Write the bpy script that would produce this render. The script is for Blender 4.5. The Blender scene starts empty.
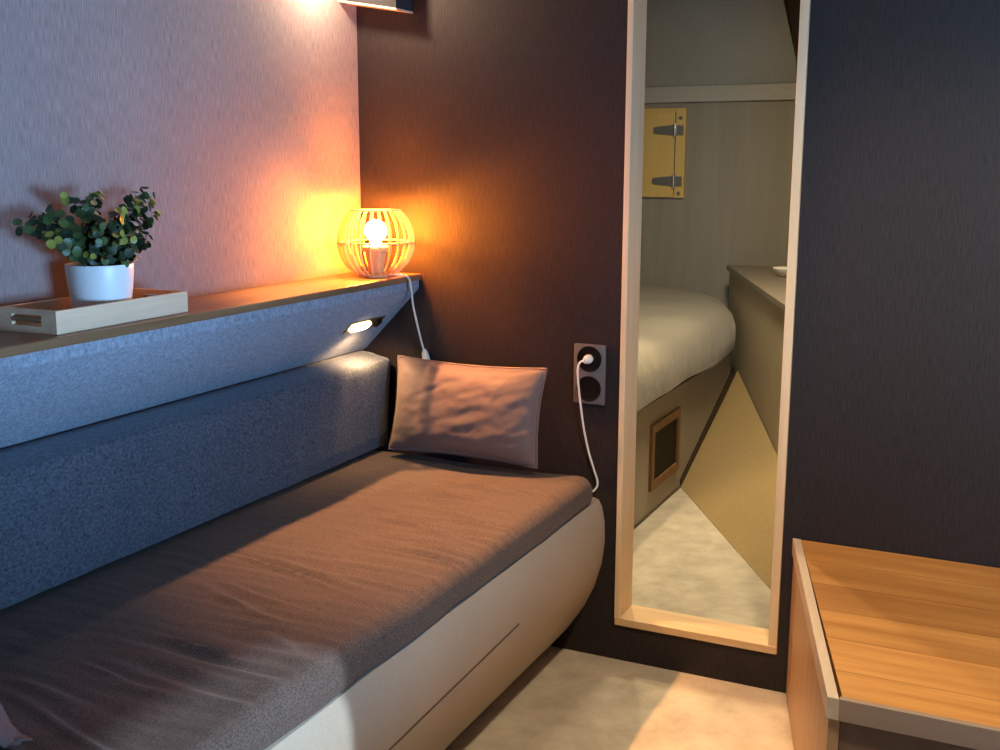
import bpy, bmesh, math, random
from mathutils import Vector, Matrix, noise
R = math.radians
sc = bpy.context.scene
C = sc.collection

# ------------------------------------------------------------------ camera
cam = bpy.data.cameras.new('camera')
cam.sensor_width = 36.0
cam.lens = 1109.54 / 1000 * 36.0
cam.clip_start = 0.05
co = bpy.data.objects.new('camera', cam); C.objects.link(co)
yaw, pitch, roll = 0.445034, 0.188921, 0.00173
fw = Vector((-math.sin(yaw) * math.cos(pitch), math.cos(yaw) * math.cos(pitch), -math.sin(pitch)))
rt = Vector((math.cos(yaw), math.sin(yaw), 0)); up = rt.cross(fw)
rt2 = math.cos(roll) * rt + math.sin(roll) * up; up2 = -math.sin(roll) * rt + math.cos(roll) * up
m = Matrix((rt2, up2, -fw)).transposed().to_4x4(); m.translation = Vector((1.6029, -2.5069, 1.2392))
co.matrix_world = m
sc.camera = co

# ------------------------------------------------------------------ world, lights, exposure
sc.view_settings.view_transform = 'Standard'
sc.view_settings.look = 'None'
sc.view_settings.exposure = 0.0
sc.view_settings.gamma = 1.0
sc.view_settings.use_curve_mapping = False
sc.cycles.use_denoising = True
sc.cycles.max_bounces = 8
sc.cycles.sample_clamp_indirect = 4.0
w = bpy.data.worlds.new('world'); sc.world = w; w.use_nodes = True
w.node_tree.nodes['Background'].inputs[0].default_value = (0.55, 0.72, 1.0, 1)
w.node_tree.nodes['Background'].inputs[1].default_value = 0.6

def light(name, kind, loc, energy, color, target=None, **kw):
    l = bpy.data.lights.new(name, kind); l.energy = energy; l.color = color
    for k, v in kw.items(): setattr(l, k, v)
    o = bpy.data.objects.new(name, l); C.objects.link(o); o.location = loc
    if target is not None:
        o.rotation_euler = (Vector(target) - Vector(loc)).to_track_quat('-Z', 'Y').to_euler()
    return o

# daylight thrown up off the water through the low window in the right-hand wall
light('window_daylight', 'AREA', (3.35, -1.75, 0.80), 200, (0.30, 0.61, 1.0), (0.1, -1.25, 1.0),
      shape='RECTANGLE', size=1.3, size_y=0.55)
# added cool light behind a made-up rear opening, to lift the bulkhead's right
light('rear_cool_fill', 'AREA', (2.0, -3.27, 1.30), 7.0, (0.42, 0.72, 1.0), (2.0, 0.0, 1.36),
      shape='RECTANGLE', size=0.4, size_y=0.3, spread=R(50))
# low sun through the same window
light('low_sun', 'SUN', (5, -1.5, 3), 4.2, (0.74, 0.90, 1.0), (5 - 1, -1.5, 3 - 0.404), angle=R(1.0))
# wall spot just above the picture: its beam and the spill round its shade
light('wall_spot_beam', 'SPOT', (0.09, -0.20, 1.70), 205, (1.0, 0.43, 0.15), (0.43, -0.46, 0.45),
      spot_size=R(58), spot_blend=0.85, shadow_soft_size=0.018)
light('wall_spot_spill', 'POINT', (0.085, -0.20, 1.70), 8.0, (1.0, 0.69, 0.43), shadow_soft_size=0.018)
# ceiling downlight of the saloon
light('ceiling_spot', 'SPOT', (1.45, -1.15, 1.93), 105, (1.0, 0.75, 0.47), (1.50, -0.42, 0.2),
      spot_size=R(98), spot_blend=1.0, shadow_soft_size=0.05)
# lamp over the berth in the fore cabin and its ceiling light by the door
light('berth_spot', 'SPOT', (0.40, 0.92, 1.80), 62, (1.0, 0.74, 0.40), (0.95, 0.25, 0.0),
      spot_size=R(84), spot_blend=0.5, shadow_soft_size=0.03)
light('fore_cabin_light', 'AREA', (0.72, 1.25, 1.80), 25, (1.0, 0.80, 0.50), (0.75, 1.5, 0.0), shape='DISK', size=0.25)

# ------------------------------------------------------------------ node helpers
def new_mat(name):
    mt = bpy.data.materials.new(name); mt.use_nodes = True
    nt = mt.node_tree; b = nt.nodes['Principled BSDF']
    return mt, nt, b
def node(nt, kind, **kw):
    n = nt.nodes.new(kind)
    for k, v in kw.items(): setattr(n, k, v)
    return n
def coords(nt, scale, rot=(0, 0, 0)):
    t = node(nt, 'ShaderNodeTexCoord'); mp = node(nt, 'ShaderNodeMapping')
    mp.inputs['Scale'].default_value = scale; mp.inputs['Rotation'].default_value = rot
    nt.links.new(t.outputs['Object'], mp.inputs['Vector'])
    return mp.outputs['Vector']
def noise_tex(nt, vec, scale, detail=3, rough=0.5):
    n = node(nt, 'ShaderNodeTexNoise'); n.inputs['Scale'].default_value = scale
    n.inputs['Detail'].default_value = detail; n.inputs['Roughness'].default_value = rough
    nt.links.new(vec, n.inputs['Vector'])
    return n.outputs['Fac']
def ramp(nt, fac, stops):
    r = node(nt, 'ShaderNodeValToRGB'); e = r.color_ramp.elements
    while len(e) < len(stops): e.new(0.5)
    for i, (p, c) in enumerate(stops):
        e[i].position = p; e[i].color = (c[0], c[1], c[2], 1)
    nt.links.new(fac, r.inputs['Fac'])
    return r.outputs['Color']
def bump(nt, b, fac, strength, dist=0.002):
    bp = node(nt, 'ShaderNodeBump'); bp.inputs['Strength'].default_value = strength
    bp.inputs['Distance'].default_value = dist
    nt.links.new(fac, bp.inputs['Height']); nt.links.new(bp.outputs['Normal'], b.inputs['Normal'])
def mix(nt, fac, a, c, mode='MIX'):
    n = node(nt, 'ShaderNodeMix', data_type='RGBA', blend_type=mode)
    if isinstance(fac, (int, float)): n.inputs[0].default_value = fac
    else: nt.links.new(fac, n.inputs[0])
    for s, v in ((6, a), (7, c)):
        if isinstance(v, tuple): n.inputs[s].default_value = (*v[:3], 1)
        else: nt.links.new(v, n.inputs[s])
    return n.outputs[2]
def dim(c, k): return tuple(x * k for x in c)

def fabric(name, col, scale=(420, 420, 60), contrast=0.35, rough=0.85, bmp=0.35, sheen=0.0, sheen_tint=(1, 1, 1), blotch=0.12, spec=0.3):
    mt, nt, b = new_mat(name)
    f1 = noise_tex(nt, coords(nt, scale), 1.0, 2, 0.6)
    f2 = noise_tex(nt, coords(nt, (3, 3, 3)), 1.0, 4)
    c1 = ramp(nt, f1, [(0.28, dim(col, 1 - contrast)), (0.72, dim(col, 1 + contrast))])
    c2 = ramp(nt, f2, [(0.3, (1 - blotch,) * 3), (0.7, (1, 1, 1))])
    nt.links.new(mix(nt, 1.0, c1, c2, 'MULTIPLY'), b.inputs['Base Color'])
    b.inputs['Roughness'].default_value = rough
    b.inputs['Specular IOR Level'].default_value = spec
    b.inputs['Sheen Weight'].default_value = sheen
    b.inputs['Sheen Tint'].default_value = (*sheen_tint, 1)
    bump(nt, b, f1, bmp, 0.0012)
    return mt
def wood(name, c1, c2, axis=0, rough=0.45, plank=0.0, across=1, gap=None, stretch=30.0, bmp=0.1, coat=0.0):
    mt, nt, b = new_mat(name)
    s = [stretch] * 3; s[axis] = stretch * 0.07
    v = coords(nt, s)
    sep = None
    if plank:
        t = node(nt, 'ShaderNodeTexCoord'); sx = node(nt, 'ShaderNodeSeparateXYZ'); nt.links.new(t.outputs['Object'], sx.inputs[0])
        d = node(nt, 'ShaderNodeMath', operation='DIVIDE'); nt.links.new(sx.outputs[across], d.inputs[0]); d.inputs[1].default_value = plank
        fl = node(nt, 'ShaderNodeMath', operation='FLOOR'); nt.links.new(d.outputs[0], fl.inputs[0])
        wn = node(nt, 'ShaderNodeTexWhiteNoise', noise_dimensions='1D'); nt.links.new(fl.outputs[0], wn.inputs['W'])
        fr = node(nt, 'ShaderNodeMath', operation='FRACT'); nt.links.new(d.outputs[0], fr.inputs[0])
        ad = node(nt, 'ShaderNodeVectorMath', operation='MULTIPLY_ADD')
        nt.links.new(wn.outputs['Color'], ad.inputs[0]); ad.inputs[1].default_value = (9, 9, 9); nt.links.new(v, ad.inputs[2])
        v = ad.outputs[0]
    f = noise_tex(nt, v, 1.0, 5, 0.62)
    col = ramp(nt, f, [(0.30, c2), (0.52, dim([(a + d) / 2 for a, d in zip(c1, c2)], 1.0)), (0.70, c1)])
    if plank:
        tone = ramp(nt, wn.outputs['Value'], [(0.0, (0.62, 0.60, 0.58)), (1.0, (1.1, 1.08, 1.04))])
        col = mix(nt, 1.0, col, tone, 'MULTIPLY')
        ln = ramp(nt, fr.outputs[0], [(0.0, gap or (0.25, 0.2, 0.15)), (0.022, (1, 1, 1))])
        col = mix(nt, 1.0, col, ln, 'MULTIPLY')
    nt.links.new(col, b.inputs['Base Color'])
    b.inputs['Roughness'].default_value = rough
    b.inputs['Coat Weight'].default_value = coat
    bump(nt, b, f, bmp, 0.001)
    return mt
def plain(name, col, rough=0.5, metal=0.0, var=0.06, bmp=0.03, scale=60, spec=0.5):
    mt, nt, b = new_mat(name)
    f = noise_tex(nt, coords(nt, (scale,) * 3), 1.0, 3)
    nt.links.new(ramp(nt, f, [(0.3, dim(col, 1 - var)), (0.7, dim(col, 1 + var))]), b.inputs['Base Color'])
    b.inputs['Roughness'].default_value = rough; b.inputs['Metallic'].default_value = metal
    b.inputs['Specular IOR Level'].default_value = spec
    bump(nt, b, f, bmp, 0.001)
    return mt
def glow(name, col, strength):
    mt, nt, b = new_mat(name)
    b.inputs['Base Color'].default_value = (0.8, 0.8, 0.8, 1)
    b.inputs['Emission Color'].default_value = (*col, 1); b.inputs['Emission Strength'].default_value = strength
    return mt

def cover(name, col, *a):
    mt = fabric(name, col, *a); nt = mt.node_tree; b = nt.nodes['Principled BSDF']
    f = noise_tex(nt, coords(nt, (4, 6, 5), (0, 0, 0.5)), 1.0, 4, 0.55)
    bump(nt, b, f, 0.45, 0.03)
    return mt
M = {}
M['wall_pale'] = fabric('pale_wall_fabric', (0.235, 0.20, 0.20), (520, 520, 34), 0.30, 0.8, 0.30)
M['wall_dark'] = fabric('aubergine_wall_fabric', (0.0205, 0.015, 0.0175), (420, 420, 26), 0.55, 0.62, 0.35, spec=0.35)
M['wall_side'] = fabric('grey_wall_fabric', (0.16, 0.15, 0.15), (420, 420, 60), 0.2)
M['ceiling'] = fabric('ceiling_fabric', (0.42, 0.40, 0.38), (300, 300, 300), 0.1)
M['apron'] = fabric('slate_blue_fabric', (0.26, 0.30, 0.37), (170, 170, 110), 0.32, 0.9, 0.45)
M['back'] = fabric('navy_fabric', (0.070, 0.082, 0.110), (200, 140, 200), 0.60, 0.9, 0.5, 0.25, (0.7, 0.8, 1.0))
M['mattress'] = fabric('charcoal_fabric', (0.092, 0.071, 0.065), (330, 330, 330), 0.55, 0.95, 0.5, 0.08)
M['pillow'] = fabric('taupe_satin', (0.165, 0.117, 0.112), (300, 300, 300), 0.10, 0.60, 0.15, 0.2)
M['base'] = fabric('beige_leatherette', (0.385, 0.35, 0.30), (220, 220, 220), 0.06, 0.6, 0.15)
M['seam'] = plain('seam_dark', (0.10, 0.08, 0.06), 0.8)
M['cloth'] = fabric('mauve_cloth', (0.20, 0.135, 0.135), (300, 300, 300), 0.2, 0.9, 0.3)
M['shelf'] = wood('shelf_teak', (0.30, 0.17, 0.085), (0.17, 0.09, 0.045), 1, 0.35)
M['tray'] = wood('pale_pine', (0.88, 0.63, 0.44), (0.68, 0.46, 0.30), 1, 0.6)
M['frame'] = wood('frame_pine', (0.80, 0.65, 0.44), (0.68, 0.51, 0.31), 2, 0.5)
M['frame_sill'] = wood('frame_pine_sill', (0.72, 0.54, 0.33), (0.60, 0.41, 0.22), 0, 0.5)
M['step_top'] = wood('oak_planks', (0.80, 0.45, 0.15), (0.50, 0.24, 0.065), 0, 0.42, plank=0.132, across=1, stretch=26)
M['step_side'] = wood('oak_side', (0.46, 0.32, 0.19), (0.36, 0.24, 0.135), 2, 0.5)
M['step_edge'] = wood('pale_edge', (0.62, 0.54, 0.43), (0.50, 0.43, 0.33), 1, 0.5)
M['step_front_edge'] = wood('taupe_edge', (0.34, 0.27, 0.22), (0.28, 0.22, 0.18), 0, 0.5)
M['step_front'] = wood('walnut_front', (0.17, 0.115, 0.08), (0.12, 0.08, 0.055), 2, 0.6)
M['white'] = plain('white_plastic', (0.80, 0.79, 0.77), 0.4, 0, 0.01, 0.0)
M['pot'] = plain('white_ceramic', (0.74, 0.75, 0.77), 0.35, 0, 0.02, 0.0)
M['soil'] = plain('dark_soil', (0.03, 0.022, 0.016), 0.95, 0, 0.4, 0.6, 300)
M['stem'] = plain('plant_stem', (0.10, 0.09, 0.03), 0.7)
M['leaf1'] = plain('leaf_dark', (0.016, 0.034, 0.015), 0.5, 0, 0.3)
M['leaf2'] = plain('leaf_mid', (0.045, 0.078, 0.022), 0.5, 0, 0.3)
M['leaf3'] = plain('leaf_lime', (0.25, 0.25, 0.045), 0.5, 0, 0.2)
M['rib'] = wood('lamp_birch', (0.80, 0.56, 0.28), (0.70, 0.46, 0.21), 2, 0.6)
M['bulb'] = glow('bulb_glow', (1.0, 0.245, 0.019), 1050.0)
M['lens'] = glow('reading_lens', (1.0, 0.72, 0.40), 14.0)
M['brass'] = plain('brass', (0.60, 0.42, 0.17), 0.35, 1.0)
M['steel'] = plain('brushed_steel', (0.50, 0.49, 0.47), 0.38, 1.0)
M['socket'] = plain('grey_socket_frame', (0.17, 0.165, 0.175), 0.42, 0.3)
M['black'] = plain('black_plastic', (0.006, 0.0055, 0.006), 0.5, spec=0.15)
M['locker'] = fabric('dark_locker_fabric', (0.030, 0.030, 0.036), (400, 400, 400), 0.15)
M['trim'] = wood('locker_trim', (0.60, 0.47, 0.37), (0.5, 0.38, 0.29), 0, 0.5)
M['fore_wall'] = wood('grey_panel', (0.33, 0.31, 0.26), (0.27, 0.25, 0.205), 2, 0.6, stretch=14, bmp=0.05)
M['fore_lining'] = fabric('grey_lining', (0.40, 0.41, 0.40), (200, 200, 200), 0.15)
M['fore_beam'] = plain('pale_beam', (0.44, 0.43, 0.39), 0.5)
M['fore_dark'] = fabric('brown_lining', (0.07, 0.055, 0.045), (200, 200, 200), 0.2)
M['bed_cover'] = cover('grey_bed_cover', (0.27, 0.255, 0.215), (260, 260, 260), 0.12, 0.9, 0.2, 0.2)
M['bed_box'] = fabric('taupe_bed_box', (0.33, 0.295, 0.24), (300, 300, 300), 0.08)
M['ramp'] = fabric('tan_floor_cover', (0.36, 0.265, 0.13), (90, 90, 20), 0.08, 0.7, 0.1)
M['cabinet'] = fabric('beige_cabinet', (0.60, 0.52, 0.37), (160, 160, 160), 0.05, 0.6, 0.1)
M['counter'] = plain('counter_laminate', (0.22, 0.19, 0.15), 0.4)
M['hatch'] = wood('honey_wood', (0.78, 0.56, 0.20), (0.70, 0.49, 0.16), 2, 0.45, stretch=18)
M['vent_wood'] = wood('vent_teak', (0.20, 0.10, 0.04), (0.14, 0.07, 0.028), 2, 0.5)
M['box_strip'] = wood('near_black_strip', (0.014, 0.006, 0.005), (0.010, 0.005, 0.004), 1, 0.5)
def carpet():
    mt, nt, b = new_mat('cream_carpet')
    f1 = noise_tex(nt, coords(nt, (420,) * 3), 1.0, 2)
    f2 = noise_tex(nt, coords(nt, (9, 9, 9)), 1.0, 5, 0.65)
    c1 = ramp(nt, f2, [(0.32, (0.40, 0.365, 0.30)), (0.66, (0.60, 0.555, 0.46))])
    c2 = ramp(nt, f1, [(0.3, (0.82, 0.82, 0.82)), (0.7, (1.06, 1.06, 1.06))])
    nt.links.new(mix(nt, 1.0, c1, c2, 'MULTIPLY'), b.inputs['Base Color'])
    b.inputs['Roughness'].default_value = 1.0; b.inputs['Specular IOR Level'].default_value = 0.1
    b.inputs['Sheen Weight'].default_value = 0.2
    ad = node(nt, 'ShaderNodeMath', operation='MULTIPLY_ADD'); nt.links.new(f1, ad.inputs[0]); ad.inputs[1].default_value = 0.35
    nt.links.new(f2, ad.inputs[2])
    bump(nt, b, ad.outputs[0], 0.6, 0.006)
    return mt
M['carpet'] = carpet()

# ------------------------------------------------------------------ mesh helpers
class MB:
    def __init__(self): self.bm = bmesh.new()
    def box(self, lo, hi, bev=0.0, seg=2, mi=0):
        vs = [self.bm.verts.new((x, y, z)) for x in (lo[0], hi[0]) for y in (lo[1], hi[1]) for z in (lo[2], hi[2])]
        fs = [self.bm.faces.new([vs[i] for i in q]) for q in ((0, 1, 3, 2), (4, 6, 7, 5), (0, 4, 5, 1), (2, 3, 7, 6), (0, 2, 6, 4), (1, 5, 7, 3))]
        for f in fs: f.material_index = mi
        if bev:
            es = set(e for f in fs for e in f.edges)
            bmesh.ops.bevel(self.bm, geom=list(es), offset=bev, segments=seg, profile=0.5, affect='EDGES')
        return self
    def prism(self, pts, a, c, axis=1, bev=0.0):          # polygon in the two other axes, extruded along axis
        def P(u, v, t):
            return {0: (t, u, v), 1: (u, t, v), 2: (u, v, t)}[axis]
        A = [self.bm.verts.new(P(u, v, a)) for u, v in pts]; B = [self.bm.verts.new(P(u, v, c)) for u, v in pts]
        n = len(pts); fs = [self.bm.faces.new(A), self.bm.faces.new(B[::-1])]
        for i in range(n): fs.append(self.bm.faces.new((A[i], B[i], B[(i + 1) % n], A[(i + 1) % n])))
        bmesh.ops.recalc_face_normals(self.bm, faces=fs)
        if bev:
            es = set(e for f in fs[:2] for e in f.edges)
            bmesh.ops.bevel(self.bm, geom=list(es), offset=bev, segments=3, profile=0.5, affect='EDGES')
        return self
    def hexa(self, bot, top):                               # two quads of 3-D points
        A = [self.bm.verts.new(p) for p in bot]; B = [self.bm.verts.new(p) for p in top]
        n = len(A); fs = [self.bm.faces.new(A[::-1]), self.bm.faces.new(B)]
        for i in range(n): fs.append(self.bm.faces.new((A[i], A[(i + 1) % n], B[(i + 1) % n], B[i])))
        bmesh.ops.recalc_face_normals(self.bm, faces=fs)
        return self
    def tube(self, pts, r, n=10, cap=True, closed=False):
        pts = [Vector(p) for p in pts]; k = len(pts); rings = []
        ref = None
        for i, p in enumerate(pts):
            if closed: t = (pts[(i + 1) % k] - pts[i - 1])
            else: t = pts[min(i + 1, k - 1)] - pts[max(i - 1, 0)]
            t.normalize()
            if ref is None: ref = t.orthogonal().normalized()
            ref = (ref - t * ref.dot(t)).normalized(); s = t.cross(ref)
            rr = r[i] if isinstance(r, (list, tuple)) else r
            rings.append([self.bm.verts.new(p + rr * (math.cos(a) * ref + math.sin(a) * s)) for a in [2 * math.pi * j / n for j in range(n)]])
        m2 = k if closed else k - 1
        for i in range(m2):
            a, b = rings[i], rings[(i + 1) % k]
            for j in range(n): self.bm.faces.new((a[j], a[(j + 1) % n], b[(j + 1) % n], b[j]))
        if cap and not closed:
            self.bm.faces.new(rings[0][::-1]); self.bm.faces.new(rings[-1])
        return self
    def lathe(self, prof, cen, n=40, sx=1.0, sy=1.0):      # profile of (r, z)
        rings = []
        for r, z in prof:
            rings.append([self.bm.verts.new((cen[0] + r * sx * math.cos(2 * math.pi * j / n), cen[1] + r * sy * math.sin(2 * math.pi * j / n), cen[2] + z)) for j in range(n)])
        for i in range(len(prof) - 1):
            for j in range(n): self.bm.faces.new((rings[i][j], rings[i][(j + 1) % n], rings[i + 1][(j + 1) % n], rings[i + 1][j]))
        self.bm.faces.new(rings[0][::-1]); self.bm.faces.new(rings[-1])
        return self
    def build(self, name, mats, parent=None, smooth=False, matrix=None):
        if matrix is not None: self.bm.transform(matrix)
        bmesh.ops.recalc_face_normals(self.bm, faces=self.bm.faces[:])
        me = bpy.data.meshes.new(name); self.bm.to_mesh(me); self.bm.free()
        for mm in (mats if isinstance(mats, (list, tuple)) else [mats]): me.materials.append(mm)
        if smooth:
            me.polygons.foreach_set('use_smooth', [True] * len(me.polygons))
            me.set_sharp_from_angle(angle=R(42))
        o = bpy.data.objects.new(name, me); C.objects.link(o)
        if parent is not None:
            o.parent = parent; o.matrix_parent_inverse = Matrix.Translation(parent.location).inverted()
        return o
def tag(o, label, cat, group=None):
    o['label'] = label; o['category'] = cat
    if group: o['group'] = group
    return o
def thing(name, loc, label, cat, group=None):
    o = bpy.data.objects.new(name, None); C.objects.link(o); o.location = loc; o.empty_display_size = 0.05
    return tag(o, label, cat, group)
def struct(o): o['kind'] = 'structure'; return o
def smooth_path(pts, n=8):
    P = [Vector(p) for p in pts]; out = []
    for i in range(len(P) - 1):
        p0, p1, p2, p3 = P[max(i - 1, 0)], P[i], P[i + 1], P[min(i + 2, len(P) - 1)]
        for k in range(n):
            t = k / n
            out.append(0.5 * ((2 * p1) + (p2 - p0) * t + (2 * p0 - 5 * p1 + 4 * p2 - p3) * t * t + (3 * p1 - p0 - 3 * p2 + p3) * t ** 3))
    out.append(P[-1]); return out

# ------------------------------------------------------------------ the setting
YR, XR, ZC = -3.2, 2.3, 2.0            # rear wall, right wall, ceiling
OX0, OX1, OZ0, OZ1 = 0.743, 1.118, 0.115, 1.93   # opening in the bulkhead
struct(MB().box((-1.25, YR - 0.1, -0.05), (XR + 0.1, 3.1, 0.0)).build('floor', M['carpet']))
struct(MB().box((-1.25, YR - 0.1, ZC), (XR + 0.1, 3.1, ZC + 0.05)).build('ceiling', M['ceiling']))
struct(MB().box((-0.06, YR, 0), (0.0, 0.0, ZC)).build('wall_left', M['wall_pale']))
b = MB().box((-1.25, 0, 0), (OX0, 0.08, ZC)).box((OX1, 0, 0), (XR, 0.08, ZC)).box((OX0, 0, 0), (OX1, 0.08, OZ0)).box((OX0, 0, OZ1), (OX1, 0.08, ZC))
struct(b.build('wall_back', M['wall_dark']))
WY0, WY1, WZ0, WZ1 = -1.95, -1.152, 0.74, 1.215
b = MB().box((XR, YR, 0), (XR + 0.06, WY0, ZC)).box((XR, WY1, 0), (XR + 0.06, 0.08, ZC)).box((XR, WY0, 0), (XR + 0.06, WY1, WZ0)).box((XR, WY0, WZ1), (XR + 0.06, WY1, ZC))
struct(b.build('wall_right', M['wall_side']))
b = MB().box((-0.06, YR - 0.06, 0), (1.78, YR, ZC)).box((2.22, YR - 0.06, 0), (XR + 0.06, YR, ZC)).box((1.78, YR - 0.06, 0), (2.22, YR, 1.12)).box((1.78, YR - 0.06, 1.48), (2.22, YR, ZC))  # opening in the rear wall added to let the cool fill through
struct(b.build('wall_rear', M['wall_side']))
# fore cabin shell
struct(MB().box((-1.25, 3.0, 0), (1.7, 3.06, ZC)).build('wall_fore', M['fore_wall']))
struct(MB().box((-1.25, 0.08, 0), (-1.19, 3.0, ZC)).build('wall_port', M['fore_wall']))
struct(MB().box((1.62, 0.08, 0), (1.68, 3.0, ZC)).build('wall_starboard', M['fore_dark']))
# cross beam and the sloping lining above it
struct(MB().box((-1.19, 2.965, 1.535), (1.62, 3.0, 1.612), 0.004).build('trim_1', M['fore_beam']))
def up_pt(x, z): return (x, 2.98 - (z - 1.612) * 0.8, z)
b = MB()
zt = 1.995
q = [up_pt(-1.18, 1.612), up_pt(0.54, 1.612), up_pt(0.545, 1.70), up_pt(0.508, zt), up_pt(-1.18, zt)]
b.hexa(q, [(x, y + 0.02, z) for x, y, z in q])
struct(b.build('trim_2', M['fore_lining']))
q = [up_pt(0.543, 1.612), up_pt(1.6, 1.612), up_pt(1.6, zt), up_pt(0.512, zt), up_pt(0.548, 1.70)]
b = MB().hexa([(x, y + 0.045, z) for x, y, z in q], [(x, y + 0.06, z) for x, y, z in q])
struct(b.build('trim_3', M['fore_dark']))
# sloping tan floor cover that rises from the carpet to the cabinet
B2, C2, A, Q = Vector((0.447, 1.552, 0)), Vector((1.018, 0.593, 0)), Vector((0.447, 2.418, 0.318)), Vector((0.833, 1.441, 0.201))
d1 = (C2 - B2); d2 = (Q - A)
C3 = B2 + d1 * 1.55; Q3 = A + d2 * 1.62
b = MB().hexa([(B2.x, B2.y, -0.03), (C3.x, C3.y, -0.03), (Q3.x + .02, Q3.y, -0.03), (A.x, A.y + .02, -0.03)],
              [(B2.x, B2.y, 0.002), (C3.x, C3.y, 0.002), tuple(Q3), tuple(A)])
struct(b.build('trim_4', M['ramp']))

# ------------------------------------------------------------------ opening frame
df = thing('door_frame', (0.93, 0.0, 0.1), 'tall narrow pale pine frame around the opening in the dark wall', 'door frame')
b = MB().box((0.7305, -0.008, 0.112), (0.745, 0.088, OZ1 + 0.015), 0.0015).build('jamb', M['frame'], df)
b = MB().box((1.1165, -0.008, 0.112), (1.137, 0.088, OZ1 + 0.015), 0.0015).build('jamb', M['frame'], df)
b = MB().box((0.7325, -0.010, 0.0965), (1.1375, 0.088, 0.116), 0.0015).build('sill', M['frame_sill'], df)
b = MB().box((0.7305, -0.008, OZ1 - 0.004), (1.137, 0.088, OZ1 + 0.015), 0.0015).build('header', M['frame_sill'], df)

# ------------------------------------------------------------------ bench base
prof = [(0.02, 0.0), (0.553, 0.0), (0.604, 0.062), (0.649, 0.13), (0.676, 0.19), (0.693, 0.25), (0.7005, 0.31), (0.699, 0.36), (0.691, 0.40), (0.682, 0.416), (0.668, 0.420), (0.02, 0.420)]
bb = thing('sofa_bench', (0.4, -1.2, 0), 'beige upholstered curved bench base under the dark mattress', 'bench')
MB().prism(prof, -0.003, -2.75, 1).build('body', M['base'], bb, True)
sp = [(0.6985, 0.2688), (0.7015, 0.2690), (0.7015, 0.2722), (0.6985, 0.2720)]
b = MB(); 
n = 20; rings = []
for i in range(n + 1):
    y = -0.515 - 1.7 * i / n
    z = 0.289 - 0.022 * (-0.524 - y) / 0.504
    z = max(z, 0.24)
    xs = 0.7005 - 0.0075 * (0.31 - z) / 0.06
    rings.append([b.bm.verts.new(p) for p in ((xs - 0.004, y, z - 0.0020), (xs + 0.0008, y, z - 0.0022), (xs + 0.0012, y, z + 0.0022), (xs - 0.004, y, z + 0.0020))])
for i in range(n):
    for j in range(4): b.bm.faces.new((rings[i][j], rings[i][(j + 1) % 4], rings[i + 1][(j + 1) % 4], rings[i + 1][j]))
b.bm.faces.new(rings[0]); b.bm.faces.new(rings[-1][::-1])
b.build('seam', M['seam'], bb)

# ------------------------------------------------------------------ mattress with wrinkles
random.seed(4)
wr = []
for k in range(64):
    y0 = -0.10 - 1.9 * random.random()
    xc = random.uniform(0.38, 0.60); half = random.uniform(0.06, 0.2)
    wr.append((y0, xc, half, random.uniform(-0.28, 0.10), random.uniform(0.0022, 0.0062), random.uniform(0.006, 0.013), random.uniform(0, 6)))
def wrinkle(x, y):
    h = 0.0
    for y0, xc, half, sl, amp, wd, ph in wr:
        u = (x - xc) / half
        if abs(u) > 1.5: continue
        yy = y - (y0 + sl * (x - xc) + 0.010 * math.sin(ph + 9 * (x - xc)))
        if abs(yy) > 4 * wd: continue
        e = math.exp(-(yy / wd) ** 2) - 0.7 * math.exp(-((yy - 1.7 * wd) / wd) ** 2)
        h += amp * e * math.exp(-(u * u) * 1.6)
    h += 0.006 * (noise.noise(Vector((x * 5, y * 4, 1.3)))) + 0.0026 * noise.noise(Vector((x * 9 + 2 * y, y * 48, 7.1)))
    return h
def mattress():
    b = MB()
    x0, x1, z0, z1 = 0.03, 0.692, 0.4215, 0.486
    sec = [(x0, z0, 0, -1), (x0, 0.455, 0, 0), (x0, z1, 0, 1)]
    nx = 60
    for i in range(1, nx + 1): sec.append((x0 + (0.652 - x0) * i / nx, z1, 0, 1))
    for k in range(1, 11):                         # soft rounded front edge
        a = R(90 - 9.5 * k); sec.append((0.652 + 0.036 * math.cos(a), 0.448 + 0.038 * math.sin(a), math.cos(a), math.sin(a)))
    sec += [(0.6885, 0.437, 1, -0.1), (0.686, z0 + 0.004, 1, -0.2), (0.679, z0, 0, -1)]
    ny = 420; ya, yb = -0.024, -2.6; rings = []
    for j in range(ny + 1):
        y = ya + (yb - ya) * (j / ny)
        d = abs(y - ya); k = 1.0 if d > 0.045 else math.sqrt(max(0, 1 - ((0.045 - d) / 0.045) ** 2))
        row = []
        for (x, z, nxx, nz) in sec:
            h = wrinkle(x, y) * max(0, nz) * min(1, (x - x0) / 0.08)
            zz = z0 + (z + h - z0) * (0.45 + 0.55 * k) if z > z0 else z
            xx = x - (0.045 * (1 - k)) * (1 if x > 0.5 else 0) * ((x - 0.5) / 0.19 if x > 0.5 else 0)
            if nxx: xx += 0.004 * noise.noise(Vector((3, y * 7, z * 9)))
            row.append(b.bm.verts.new((xx, y, zz)))
        rings.append(row)
    n = len(sec)
    for j in range(ny):
        for i in range(n): b.bm.faces.new((rings[j][i], rings[j][(i + 1) % n], rings[j + 1][(i + 1) % n], rings[j + 1][i]))
    b.bm.faces.new(rings[0]); b.bm.faces.new(rings[-1][::-1])
    return b.build('bench_mattress', M['mattress'], None, True)
tag(mattress(), 'long dark charcoal mattress with a wrinkled cover on the beige bench', 'mattress')

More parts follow.
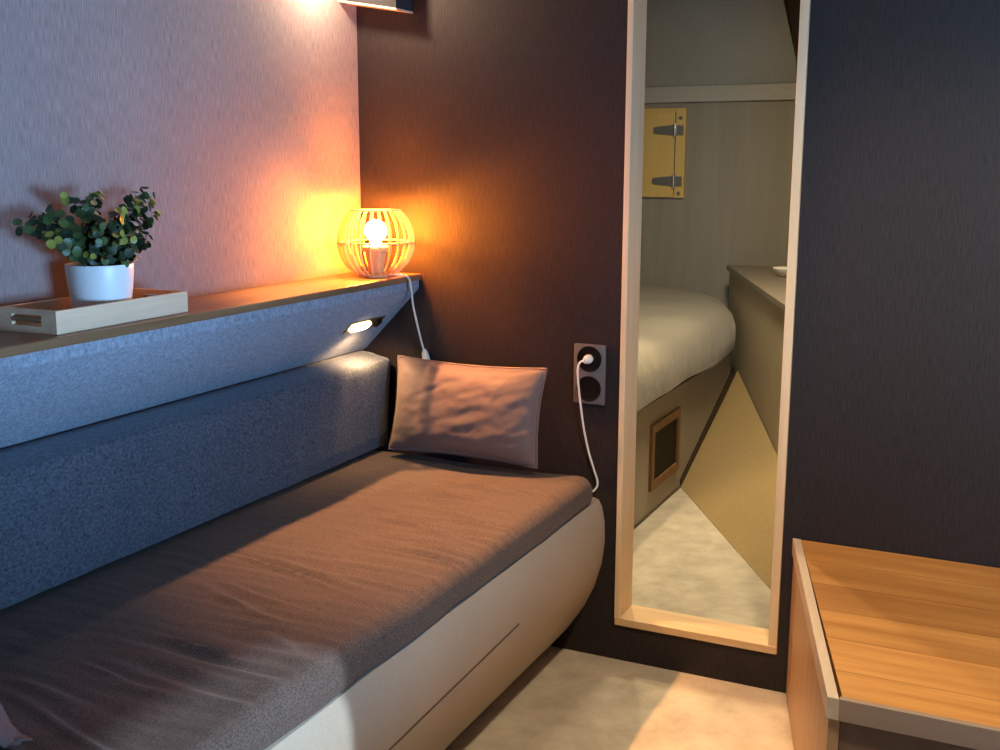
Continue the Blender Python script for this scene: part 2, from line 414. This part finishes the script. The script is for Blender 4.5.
# ------------------------------------------------------------------ back cushion
def back_cushion():
    b = MB()
    pts = [(0.004, 0.497), (0.05, 0.497), (0.088, 0.499), (0.094, 0.51)]
    for i in range(1, 9): pts.append((0.094 + 0.010 * i / 8, 0.51 + 0.20 * i / 8))
    pts += [(0.1038, 0.7245), (0.1015, 0.7315), (0.096, 0.7350), (0.07, 0.7405), (0.045, 0.7465), (0.018, 0.7475), (0.004, 0.7455)]
    ya, yb, ny = -0.022, -2.7, 150; rings = []
    cx, cz = 0.055, 0.62
    for j in range(ny + 1):
        y = ya + (yb - ya) * j / ny; d = abs(y - ya)
        k = 1.0 if d > 0.02 else math.sqrt(max(0, 1 - ((0.02 - d) / 0.02) ** 2)); k = 0.9 + 0.1 * k
        row = []
        for x, z in pts:
            wv = (0.004 * noise.noise(Vector((y * 3, z * 4, 2))) + 0.0022 * noise.noise(Vector((y * 16, z * 7, 5)))) * (1 if (x > 0.08) else 0)
            xx = x + wv if z < 0.735 else x
            row.append(b.bm.verts.new((0.004 + (xx - 0.004) * k, y, cz + (z - cz) * k)))
        rings.append(row)
    n = len(pts)
    for j in range(ny):
        for i in range(n): b.bm.faces.new((rings[j][i], rings[j][(i + 1) % n], rings[j + 1][(i + 1) % n], rings[j + 1][i]))
    b.bm.faces.new(rings[0]); b.bm.faces.new(rings[-1][::-1])
    return b.build('back_cushion', M['back'], None, True)
tag(back_cushion(), 'long navy fabric back cushion along the wall below the shelf', 'cushion')

# ------------------------------------------------------------------ shelf with slanted apron
sh = thing('wall_shelf', (0.09, -1.2, 0.94), 'long brown wooden shelf with slanted blue grey fabric apron on left wall', 'shelf')
MB().box((0.0, -2.9, 0.9405), (0.180, -0.0005, 0.957), 0.002).build('shelf_board', M['shelf'], sh)
MB().prism([(0.002, 0.940), (0.174, 0.940), (0.174, 0.921), (0.1725, 0.917), (0.0075, 0.7485), (0.002, 0.7485)], -0.0015, -2.9, 1).build('apron_panel', M['apron'], sh, True)

# reading light let into the apron
nrm = Vector((0.715, 0, -0.699)).normalized(); upv = Vector((0.699, 0, 0.715)).normalized(); alo = Vector((0, 1, 0))
def apr(y, s, d): # s up the slope from its middle
    return Vector((0.0945, 0, 0.8375)) + alo * y + upv * s + nrm * d
rl = thing('reading_light', apr(-0.15, 0, 0), 'small brass reading light set into the shelf apron', 'reading light')
b = MB()
def plate(b, y0, y1, s0, s1, d0, d1):
    b.hexa([apr(y0, s0, d0), apr(y1, s0, d0), apr(y1, s1, d0), apr(y0, s1, d0)], [apr(y0, s0, d1), apr(y1, s0, d1), apr(y1, s1, d1), apr(y0, s1, d1)])
YL = -0.145
plate(b, YL - 0.078, YL + 0.082, -0.019, 0.019, -0.004, 0.003); bmesh.ops.bevel(b.bm, geom=b.bm.edges[:], offset=0.0012, segments=2, affect='EDGES')
b.build('housing', M['brass'], rl)
b = MB(); 
b.tube([apr(YL + 0.058, 0.0, 0.003), apr(YL + 0.058, 0.0, 0.010)], 0.012, 16); b.build('switch', M['black'], rl, True)
b = MB(); pts = []
for k in range(24):
    a = 2 * math.pi * k / 24; ca, sa = math.cos(a), math.sin(a)
    pts.append((YL - 0.022 + 0.044 * abs(ca) ** 0.6 * (1 if ca > 0 else -1), 0.0145 * abs(sa) ** 0.6 * (1 if sa > 0 else -1)))
b.hexa([apr(y, s, 0.003) for y, s in pts], [apr(y, s, 0.0075) for y, s in pts]); b.build('lens', M['lens'], rl)
light('reading_lamp', 'SPOT', apr(YL - 0.022, 0, 0.030), 6.5, (1.0, 0.56, 0.24), (0.100, YL - 0.01, 0.74), spot_size=R(146), spot_blend=1.0, shadow_soft_size=0.012)

# ------------------------------------------------------------------ wooden tray
tr = thing('serving_tray', (0.088, -1.02, 0.957), 'pale wooden tray with rod handles on the shelf under the potted plant', 'tray')
Mt = Matrix.Translation((0.088, -1.02, 0.9573)) @ Matrix.Rotation(R(1.0), 4, 'Z')
tx, ty, th, tk = 0.0675, 0.163, 0.040, 0.008
MB().box((-tx + tk, -ty + tk, 0.0), (tx - tk, ty - tk, 0.006)).build('base_board', M['tray'], tr, False, Mt)
MB().box((tx - tk, -ty, 0), (tx, ty, th), 0.0012).build('side_panel', M['tray'], tr, False, Mt)
MB().box((-tx, -ty, 0), (-tx + tk, ty, th), 0.0012).build('side_panel', M['tray'], tr, False, Mt)
for s in (-1, 1):
    ya, yb = sorted((s * ty, s * (ty - tk)))
    b = MB().box((-tx + tk, ya, 0), (tx - tk, yb, 0.012)).box((-tx + tk, ya, 0.012), (-0.034, yb, th)).box((0.034, ya, 0.012), (tx - tk, yb, th)).box((-0.034, ya, 0.031), (0.034, yb, th))
    e = b.build('end_panel', M['tray'], tr, False, Mt)
    MB().tube([(-0.034, s * (ty - tk / 2), 0.0225), (0.034, s * (ty - tk / 2), 0.0225)], 0.0052, 12).build('handle', M['shelf'], tr, True, Mt)

# ------------------------------------------------------------------ potted plant
random.seed(11)
PC = (0.086, -1.008, 0.9635)
pl = thing('potted_plant', PC, 'small leafy green plant in a white pot standing in the wooden tray', 'plant')
outer = [(0.044, 0.0), (0.0478, 0.003), (0.0515, 0.02), (0.056, 0.05), (0.0592, 0.08), (0.060, 0.0945), (0.0595, 0.096), (0.0565, 0.096), (0.0555, 0.094), (0.053, 0.070), (0.050, 0.066)]
MB().lathe(outer, PC, 48, 0.98, 1.0).build('pot', M['pot'], pl, True)
MB().lathe([(0.050, 0.060), (0.0525, 0.078), (0.03, 0.083), (0.01, 0.085)], PC, 32, 0.98, 1.0).build('soil', M['soil'], pl, True)
stems, leaves = MB(), MB()
base = Vector((PC[0], PC[1], PC[2] + 0.08))
def leaf(p, nrmv, rad, mi):
    nrmv = nrmv.normalized(); a = nrmv.orthogonal().normalized(); a.rotate(Matrix.Rotation(random.uniform(0, 6.28), 3, nrmv)); c = nrmv.cross(a)
    n = 9; rim = []; mid = []
    for k in range(n):
        t = 2 * math.pi * k / n
        rim.append(leaves.bm.verts.new(p + rad * (a * math.cos(t) * 1.1 + c * math.sin(t)) + nrmv * rad * 0.22 * (0.6 + 0.4 * math.cos(2 * t))))
        mid.append(leaves.bm.verts.new(p + rad * 0.55 * (a * math.cos(t) * 1.1 + c * math.sin(t)) + nrmv * rad * 0.05))
    ce = leaves.bm.verts.new(p)
    for k in range(n):
        k2 = (k + 1) % n
        for f in (leaves.bm.faces.new((mid[k], rim[k], rim[k2], mid[k2])), leaves.bm.faces.new((ce, mid[k], mid[k2]))):
            f.material_index = mi; f.smooth = True
# (dy, dz, dx) tips of the sprays relative to the pot's rim centre
tips = [(-0.172, 0.074, 0.0), (-0.160, 0.088, 0.02), (-0.135, 0.052, 0.03), (-0.100, 0.060, -0.02), (-0.11, 0.095, 0.0), (-0.075, 0.125, 0.0), (-0.050, 0.115, 0.03),
        (-0.04, 0.075, 0.05), (-0.02, 0.10, 0.0), (0.01, 0.125, 0.0), (0.02, 0.09, 0.045), (0.045, 0.075, 0.02), (0.085, 0.105, 0.02), (0.115, 0.125, 0.01),
        (0.145, 0.110, 0.0), (0.125, 0.085, 0.03), (0.14, 0.07, 0.0), (0.105, 0.045, 0.02), (0.12, 0.032, 0.01), (0.045, 0.02, 0.05), (0.02, 0.025, 0.06), (-0.03, 0.02, 0.06), (-0.06, 0.02, 0.04),
        (-0.01, 0.05, 0.07), (-0.05, 0.05, 0.05), (0.03, 0.05, 0.055), (0.0, 0.008, 0.058), (0.035, 0.012, 0.05)]
for dy, dz, dx in tips:
    tip = Vector((PC[0] + max(dx, -0.03), PC[1] + dy, PC[2] + 0.096 + dz))
    st = base + Vector((random.uniform(-0.015, 0.02), random.uniform(-0.03, 0.03) + 0.1 * dy, 0.004))
    ctl = st + Vector((0.2 * dx, 0.25 * dy, 0.75 * dz + 0.015))
    path = [(1 - t) ** 2 * st + 2 * t * (1 - t) * ctl + t * t * tip for t in [i / 10 for i in range(11)]]
    stems.tube(path, [0.0016 - 0.001 * i / 10 for i in range(11)], 6)
    L = (tip - st).length
    nl = max(4, int(L / 0.0125)); lime_tip = random.random() < 0.42 or dy > 0.13
    for k in range(nl):
        t = 0.28 + 0.72 * k / (nl - 1); i = min(9, int(t * 10)); f = t * 10 - i
        p = path[i].lerp(path[i + 1], f); tang = (path[i + 1] - path[i]).normalized()
        side = tang.orthogonal().normalized(); side.rotate(Matrix.Rotation(random.uniform(0, 3.14), 3, tang))
        for s in (-1, 1):
            rad = random.uniform(0.0080, 0.0125) * (1.0 - 0.3 * t)
            q = p + s * side * rad * 1.05
            q.x = max(q.x, 0.014)
            u = random.random()
            mi = 2 if (lime_tip and t > 0.88) else (0 if u < 0.66 else 1)
            leaf(q, side * s * 0.3 + tang * 0.7 + Vector((random.uniform(-.3, .6), random.uniform(-.5, .5), random.uniform(-.3, .6))), rad, mi)
stems.build('stem', M['stem'], pl, True)
leaves.build('foliage', [M['leaf1'], M['leaf2'], M['leaf3']], pl)

# ------------------------------------------------------------------ slatted table lamp
LC = Vector((0.1205, -0.122, 0.957))
lp = thing('table_lamp', LC, 'round slatted wooden table lamp glowing on the end of the shelf', 'lamp')
MB().lathe([(0.031, 0.0), (0.032, 0.002), (0.032, 0.008), (0.030, 0.010)], LC, 40).build('base', M['rib'], lp, True)
def lr(z):
    return 0.0975 * math.sqrt(max(0.0, 1 - ((z - 0.088) / (0.0935 if z < 0.088 else 0.102)) ** 2))
NR = 24
for k in range(NR):
    a = 2 * math.pi * (k + 0.5) / NR; ca, sa = math.cos(a), math.sin(a)
    b = MB(); n = 18; rows = []
    for i in range(n + 1):
        z = 0.006 + (0.168 - 0.006) * i / n; r = max(0.031, lr(z)); hw = 0.0011
        ri = r - 0.0085
        rows.append([b.bm.verts.new((LC.x + rr * ca - t * sa, LC.y + rr * sa + t * ca, LC.z + z)) for rr, t in ((ri, -hw), (r, -hw), (r, hw), (ri, hw))])
    for i in range(n):
        for j in range(4): b.bm.faces.new((rows[i][j], rows[i][(j + 1) % 4], rows[i + 1][(j + 1) % 4], rows[i + 1][j]))
    b.bm.faces.new(rows[0]); b.bm.faces.new(rows[-1][::-1])
    b.build('rib', M['rib'], lp)
def ring(z, ro, ri, t):
    b = MB(); n = 64; V = []
    for k in range(n):
        a = 2 * math.pi * k / n
        V.append([b.bm.verts.new((LC.x + r * math.cos(a), LC.y + r * math.sin(a), LC.z + zz)) for r, zz in ((ri, z - t), (ro, z - t), (ro, z + t), (ri, z + t))])
    for k in range(n):
        for j in range(4): b.bm.faces.new((V[k][j], V[k][(j + 1) % 4], V[(k + 1) % n][(j + 1) % 4], V[(k + 1) % n][j]))
    return b.build('ring', M['rib'], lp)
ring(0.088, 0.0965, 0.080, 0.0012)
ring(0.166, lr(0.166) + 0.0004, 0.040, 0.0016)
MB().lathe([(0.018, 0.010), (0.018, 0.012), (0.026, 0.062), (0.034, 0.064), (0.035, 0.067), (0.035, 0.074), (0.033, 0.077), (0.014, 0.078)], LC, 28).build('bulb_holder', M['rib'], lp, True)
bp = [(0.012, 0.0785), (0.012, 0.088)] + [(0.0275 * math.sin(R(a)), 0.115 - 0.0275 * math.cos(R(a))) for a in range(28, 180, 8)] + [(0.002, 0.1425)]
MB().lathe(bp, LC, 28).build('bulb', M['bulb'], lp, True)
cord = smooth_path([(0.128, -0.0945, 0.9605), (0.158, -0.088, 0.9605), (0.177, -0.082, 0.9605), (0.1885, -0.076, 0.950), (0.190, -0.068, 0.92), (0.187, -0.055, 0.88), (0.189, -0.035, 0.82), (0.193, -0.020, 0.772), (0.196, -0.0155, 0.757)], 8)
MB().tube(cord, 0.0026, 8).build('cord', M['white'], lp, True)
MB().tube([(0.1955, -0.0155, 0.762), (0.197, -0.0150, 0.752), (0.2005, -0.014, 0.735), (0.202, -0.014, 0.728)], [0.004, 0.0085, 0.0105, 0.009], 14).build('plug', M['white'], lp, True)

# ------------------------------------------------------------------ pillow against the back wall
def pillow():
    b = MB(); nu, nv = 56, 40; W, H, T = 0.209, 0.121, 0.058
    front, rear = {}, {}
    cenx, ceny, cenz = 0.351, -0.084, 0.628
    tilt = R(13)
    def pos(u, v, s):
        ex = 1 - abs(u) ** 2.6; ev = 1 - abs(v) ** 2.6
        t = T * (max(ex, 0) ** 0.55) * (max(ev, 0) ** 0.55)
        x = W * u * (1 - 0.050 * (1 - v * v) * abs(u) ** 2); z = H * v * (1 - 0.075 * (1 - u * u) * abs(v) ** 2)
        if s > 0:
            wq = 0.0
            wq += 0.0022 * noise.noise(Vector((u * 2.6 + v * 1.5, v * 3.4 - u * 1.2, 4.0)))
            wq += 0.0024 * noise.noise(Vector((u * 3.0 - v * 5.2, v * 2.0 + u * 3.5, 9.0)))
            wq += 0.0016 * noise.noise(Vector((u * 14, v * 9 - u * 5, 2.0)))
            wq -= 0.003 * max(0, 1 - abs((v - 0.55 * u - 0.35) / 0.09)) * max(0, 1 - abs((u - 0.05) / 0.5))
            wq -= 0.004 * max(0, 1 - abs((v - 0.9 * u - 0.75) / 0.08)) * max(0, 1 - abs((u + 0.3) / 0.4))
            t2 = t + wq * min(1, t / 0.02)
            y = -t2
        else: y = t * 0.55
        z += -0.012 * u * 0
        yy = y * math.cos(tilt) + z * math.sin(tilt); zz = z * math.cos(tilt) - y * math.sin(tilt) * 0.4
        return (cenx + x, ceny + yy, cenz + zz)
    for i in range(nu + 1):
        for j in range(nv + 1):
            u, v = -1 + 2 * i / nu, -1 + 2 * j / nv
            edge = i in (0, nu) or j in (0, nv)
            front[i, j] = b.bm.verts.new(pos(u, v, 1))
            rear[i, j] = front[i, j] if edge else b.bm.verts.new(pos(u, v, -1))
    for i in range(nu):
        for j in range(nv):
            b.bm.faces.new((front[i, j], front[i + 1, j], front[i + 1, j + 1], front[i, j + 1]))
            b.bm.faces.new((rear[i, j], rear[i, j + 1], rear[i + 1, j + 1], rear[i + 1, j]))
    o = b.build('throw_pillow', M['pillow'], None, True)
    tag(o, 'oblong taupe throw pillow leaning on the dark wall at the bench end', 'pillow')
    loop = []
    for k in range(40): loop.append(pos(-1 + 2 * k / 40, -1, 1))
    for k in range(28): loop.append(pos(1, -1 + 2 * k / 28, 1))
    for k in range(40): loop.append(pos(1 - 2 * k / 40, 1, 1))
    for k in range(28): loop.append(pos(-1, 1 - 2 * k / 28, 1))
    MB().tube(loop, 0.0034, 8, closed=True).build('piping', M['pillow'], o, True)
pillow()

# ------------------------------------------------------------------ wall socket and charger cable
so = thing('wall_socket', (0.653, 0, 0.733), 'grey double power socket on the dark wall left of the frame', 'socket')
MB().box((0.612, -0.011, 0.658), (0.694, -0.0003, 0.806), 0.003).build('cover_plate', M['socket'], so, True)
for zc in (0.7705, 0.6965):
    b = MB(); n = 40
    pr = [(0.0315, -0.0112), (0.0315, -0.0135), (0.0285, -0.0135), (0.0275, -0.0119), (0.024, -0.0116), (0.001, -0.0116)]
    rows = [[b.bm.verts.new((0.6535 + r * math.cos(2 * math.pi * k / n), y, zc + r * math.sin(2 * math.pi * k / n))) for k in range(n)] for r, y in pr]
    for i in range(len(pr) - 1):
        for k in range(n): b.bm.faces.new((rows[i][k], rows[i][(k + 1) % n], rows[i + 1][(k + 1) % n], rows[i + 1][k]))
    b.bm.faces.new(rows[-1])
    wl = b.build('socket_well', M['black'], so, True)
cc = thing('charging_cable', (0.653, -0.02, 0.77), 'white cable plugged in the upper socket, hanging down to the bench edge', 'cable')
MB().tube([(0.6535, -0.0106, 0.771), (0.6535, -0.018, 0.771), (0.653, -0.028, 0.7705), (0.650, -0.036, 0.7685)], [0.0105, 0.0115, 0.0105, 0.006], 16).build('plug', M['white'], cc, True)
cpath = smooth_path([(0.6515, -0.033, 0.7695), (0.641, -0.040, 0.766), (0.635, -0.0405, 0.748), (0.636, -0.036, 0.71), (0.639, -0.030, 0.665), (0.646, -0.022, 0.60), (0.657, -0.015, 0.54), (0.673, -0.013, 0.49), (0.681, -0.014, 0.468), (0.681, -0.016, 0.452), (0.672, -0.022, 0.440)], 8)
MB().tube(cpath, 0.0026, 8).build('cord', M['white'], cc, True)

# ------------------------------------------------------------------ wooden step box
sb = thing('step_box', (1.6, -0.35, 0), 'low wooden step box with oak plank top standing right of the frame', 'step box')
p0, p1 = Vector((1.160, -0.004)), Vector((1.364, -0.768))
dr = (p1 - p0).normalized(); nr = Vector((-dr.y, dr.x))            # nr points to +x
XE = 2.15
def P2(v, z): return (v.x, v.y, z)
ew, tk = 0.018, 0.003
i0, i1 = p0 + nr * ew, p1 + nr * ew
i0 = p0 + nr * ew / max(0.2, nr.x) * 1.0; i0.y = p0.y; i1 = p1 + Vector((ew / nr.x, 0)); i0 = p0 + Vector((ew / nr.x, 0))
# plank top
q = [(i0.x, i0.y), (XE, i0.y), (XE, i1.y + 0.012), (i1.x - dr.x / dr.y * -0.012 * -1, i1.y + 0.012)]
MB().prism(q, 0.366, 0.3868, 2).build('plank_top', M['step_top'], sb)
# pale edging on the left edge of the top
q = [(p0.x, p0.y), (i0.x, i0.y), (i1.x, i1.y), (p1.x, p1.y)]
MB().prism(q, 0.350, 0.3885, 2, 0.0015).build('edge_strip', M['step_edge'], sb)
# front edging
q = [(i1.x, i1.y), (i1.x, i1.y + 0.0115), (XE, i1.y + 0.0115), (XE, i1.y)]
MB().prism(q, 0.350, 0.3882, 2, 0.001).build('front_edge', M['step_front_edge'], sb)
# side panel and front panel
s0, s1 = p0 + nr * 0.004, p1 + nr * 0.004
t0, t1 = p0 + nr * 0.022, p1 + nr * 0.022
s1 = s1 - dr * 0.003; t1 = t1 - dr * 0.003
MB().prism([(s0.x, -0.005), (s1.x, s1.y), (t1.x, t1.y), (t0.x + 0.0, -0.005)], 0.0015, 0.3495, 2).build('side_panel', M['step_side'], sb)
MB().box((t1.x + 0.001, -0.758, 0.0015), (XE, -0.742, 0.3495)).build('front_panel', M['step_front'], sb)
MB().box((t1.x + 0.001, -0.7615, 0.0015), (XE, -0.758, 0.05)).build('plinth', M['step_front'], sb)

# ------------------------------------------------------------------ overhead locker in the corner
lk = thing('overhead_locker', (0.1, -0.04, 1.6), 'dark grey locker corner with pale bottom edge high in the corner', 'locker')
MB().hexa([(0.001, -0.078, 1.636), (0.163, -0.078, 1.608), (0.163, -0.001, 1.608), (0.001, -0.001, 1.636)],
          [(0.001, -0.078, 1.998), (0.163, -0.078, 1.998), (0.163, -0.001, 1.998), (0.001, -0.001, 1.998)]).build('body', M['locker'], lk)
MB().hexa([(0.001, -0.082, 1.631), (0.166, -0.082, 1.6025), (0.166, -0.001, 1.6035), (0.001, -0.001, 1.631)],
          [(0.001, -0.082, 1.636), (0.166, -0.082, 1.6075), (0.166, -0.001, 1.6080), (0.001, -0.001, 1.636)]).build('trim', M['trim'], lk)

# ------------------------------------------------------------------ crumpled cloth at the near left of the mattress
def cloth():
    b = MB(); n = 26; g = {}
    cx, cy, z0 = 0.400, -1.640, 0.496
    for i in range(n + 1):
        for j in range(n + 1):
            u, v = -1 + 2 * i / n, -1 + 2 * j / n
            r = math.hypot(u, v)
            h = 0.11 * max(0, 1 - (r / 1.15) ** 2) ** 0.8 * (0.75 + 0.55 * noise.noise(Vector((u * 2.2, v * 2.2, 3)))) + 0.020 * abs(noise.noise(Vector((u * 4, v * 4, 8))))
            g[i, j] = b.bm.verts.new((cx + 0.072 * u * (1 + 0.15 * noise.noise(Vector((u, v, 1)))), cy + 0.08 * v * (1 + 0.15 * noise.noise(Vector((u, v, 5)))), z0 + h))
    for i in range(n):
        for j in range(n): b.bm.faces.new((g[i, j], g[i + 1, j], g[i + 1, j + 1], g[i, j + 1]))
    o = b.build('crumpled_cloth', M['cloth'], None, True)
    md = o.modifiers.new('thickness', 'SOLIDIFY'); md.thickness = 0.003
    tag(o, 'mauve crumpled cloth lying at the near left end of the dark mattress', 'cloth')
cloth()

# ------------------------------------------------------------------ fore cabin: bed, cupboard, cabinet
bx = thing('bed_box', (0.0, 1.4, 0), 'taupe bed box with square vent seen through the framed opening', 'bed box')
XB = 0.445
MB().prism([(-1.18, 0.30), (XB, 0.30), (XB, 2.28), (0.36, 2.38), (0.15, 2.985), (-1.18, 2.985)], 0.001, 0.412, 2).build('body', M['bed_box'], bx)
MB().prism([(XB, 0.31), (XB + 0.004, 0.31), (XB + 0.004, 1.548), (XB, 1.548)], 0.0015, 0.012, 2).build('kick_strip', M['seam'], bx)
b = MB(); e0, e1 = Vector((XB + 0.004, 1.55, 0.004)), Vector((XB + 0.004, 2.36, 0.302))
off = Vector((0, -0.0165, 0.0449))
b.hexa([e0, e1, e1 + off, e0 + off * 0.6], [v + Vector((-0.004, 0, 0)) for v in (e0, e1, e1 + off, e0 + off * 0.6)])
b.build('dark_edge_strip', M['box_strip'], bx)  # near-black strip along the bed box where it meets the slope
vt = MB()
vy0, vy1, vz0, vz1, fwid = 1.145, 1.488, 0.092, 0.332, 0.028
for lo, hi in (((XB, vy0, vz0), (XB + 0.012, vy0 + fwid, vz1)), ((XB, vy1 - fwid, vz0), (XB + 0.012, vy1, vz1)), ((XB, vy0 + fwid, vz0), (XB + 0.012, vy1 - fwid, vz0 + 0.03)), ((XB, vy0 + fwid, vz1 - 0.03), (XB + 0.012, vy1 - fwid, vz1))): vt.box(lo, hi)
vg = vt.build('vent_frame', M['vent_wood'], bx)
b = MB().box((XB + 0.0005, vy0 + fwid, vz0 + 0.03), (XB + 0.003, vy1 - fwid, vz1 - 0.03))
for k in range(9):
    z = vz0 + 0.036 + k * 0.0195
    b.box((XB + 0.003, vy0 + fwid, z), (XB + 0.0042, vy1 - fwid, z + 0.011))
b.build('slat_panel', M['black'], vg)
# mattress with draped cover
def bed():
    path = [(-1.17, 0.26), (0.44, 0.26)]
    out = [(0.455, 0.275)] + [(0.47, y) for y in [0.35 + 0.1 * i for i in range(16)]] + [(0.470, 1.95), (0.468, 2.08), (0.462, 2.18), (0.448, 2.28), (0.425, 2.36), (0.39, 2.44), (0.33, 2.58), (0.25, 2.73), (0.12, 2.87), (-0.10, 2.95), (-0.3, 2.975), (-1.17, 2.975)]
    poly = path + out; n = len(poly)
    cenx, ceny = -0.35, 1.6
    b = MB(); levels = [(0.0, 0.424), (0.012, 0.43), (0.016, 0.47), (0.014, 0.53), (0.0, 0.575), (-0.035, 0.605), (-0.09, 0.620), (-0.2, 0.626)]
    rings = []
    for off, z in levels:
        row = []
        for (x, y) in poly:
            d = Vector((x - cenx, (y - ceny) * 0.6)).normalized()
            ox = off * d.x if x > -1.0 else 0; oy = off * d.y if 0.5 < y < 2.9 or off < 0 else min(off, 0) * d.y
            wob = 0.012 * noise.noise(Vector((x * 4, y * 5, z * 3)))
            hem = 0.012 * noise.noise(Vector((x * 3, y * 8, 1))) if z < 0.45 else 0
            row.append(b.bm.verts.new((x + ox + (wob * 0.5 if x > 0 else 0), y + oy, z + (wob if z > 0.5 else 0) + hem + 0.012)))
        rings.append(row)
    for i in range(len(levels) - 1):
        for k in range(n): b.bm.faces.new((rings[i][k], rings[i][(k + 1) % n], rings[i + 1][(k + 1) % n], rings[i + 1][k]))
    b.bm.faces.new(rings[0][::-1]); top = b.bm.faces.new(rings[-1])
    o = b.build('bed_mattress', M['bed_cover'], None, True)
    tag(o, 'bed mattress with a grey draped cover seen through the framed opening', 'mattress')
bed()
# cabinet on the right of the fore cabin
cb = thing('side_cabinet', (0.9, 1.8, 0), 'beige side cabinet with pale top behind the framed opening, facing the bed', 'cabinet')
a2, q2 = Vector((0.449, 2.418)), Vector((0.833, 1.441)); dd = (q2 - a2).normalized()
far = a2 - dd * 0.44; near = a2 + dd * 1.72; sd = Vector((-dd.y, dd.x))      # sd points away from the bed
f1, n1 = far + sd * 0.004, near + sd * 0.004
MB().prism([(f1.x, f1.y), (n1.x, n1.y), (1.615, n1.y), (1.615, f1.y)], 0.10, 0.732, 2).build('body', M['cabinet'], cb)
f1, n1 = far - sd * 0.012, near - sd * 0.012
MB().prism([(f1.x, f1.y), (n1.x, n1.y), (1.617, n1.y), (1.617, f1.y)], 0.733, 0.757, 2, 0.003).build('countertop', M['counter'], cb)
# white dish on the counter
dc = (0.655, 2.37, 0.7585)
tag(MB().lathe([(0.03, 0.0), (0.036, 0.003), (0.056, 0.022), (0.062, 0.034), (0.060, 0.036), (0.052, 0.024), (0.03, 0.008), (0.004, 0.006)], dc, 32).build('white_dish', M['white'], None, True),
    'small white dish on the cabinet top seen through the framed opening', 'dish')
# cupboard hatch on the far wall
hc = thing('cupboard_hatch', (-0.2, 2.98, 1.28), 'honey wood cupboard door with two metal hinges on the far cabin wall', 'cupboard')
hx0, hx1, hz0, hz1 = -0.52, 0.004, 1.067, 1.508
b = MB().box((-0.045, 2.978, hz0), (hx1, 2.9995, hz1), 0.002).box((hx0, 2.984, hz1 - 0.022), (-0.045, 2.9995, hz1), 0.001).box((hx0, 2.984, hz0), (-0.045, 2.9995, hz0 + 0.02), 0.001)
b.build('surround', M['hatch'], hc)
dp = MB().box((hx0, 2.971, hz0 + 0.004), (-0.049, 2.9775, hz1 - 0.02), 0.0015).build('door_panel', M['hatch'], hc)
for zc in (1.400, 1.150):
    b = MB().prism([(-0.158, zc - 0.011), (-0.150, zc - 0.017), (-0.051, zc - 0.026), (-0.051, zc + 0.026), (-0.150, zc + 0.017), (-0.158, zc + 0.011)], 2.965, 2.9705, 1)
    b.box((-0.041, 2.970, zc - 0.024), (-0.004, 2.9775, zc + 0.024))
    h = b.build('hinge', M['steel'], hc)
    MB().tube([(-0.046, 2.966, zc - 0.034), (-0.046, 2.966, zc + 0.034)], 0.0085, 12).build('hinge_pin', M['steel'], h, True)
    zz = zc + (0.06 if zc > 1.3 else -0.06)
    MB().tube([(-0.021, 2.9775, zz), (-0.021, 2.973, zz)], 0.010, 12).build('screw', M['steel'], hc, True)
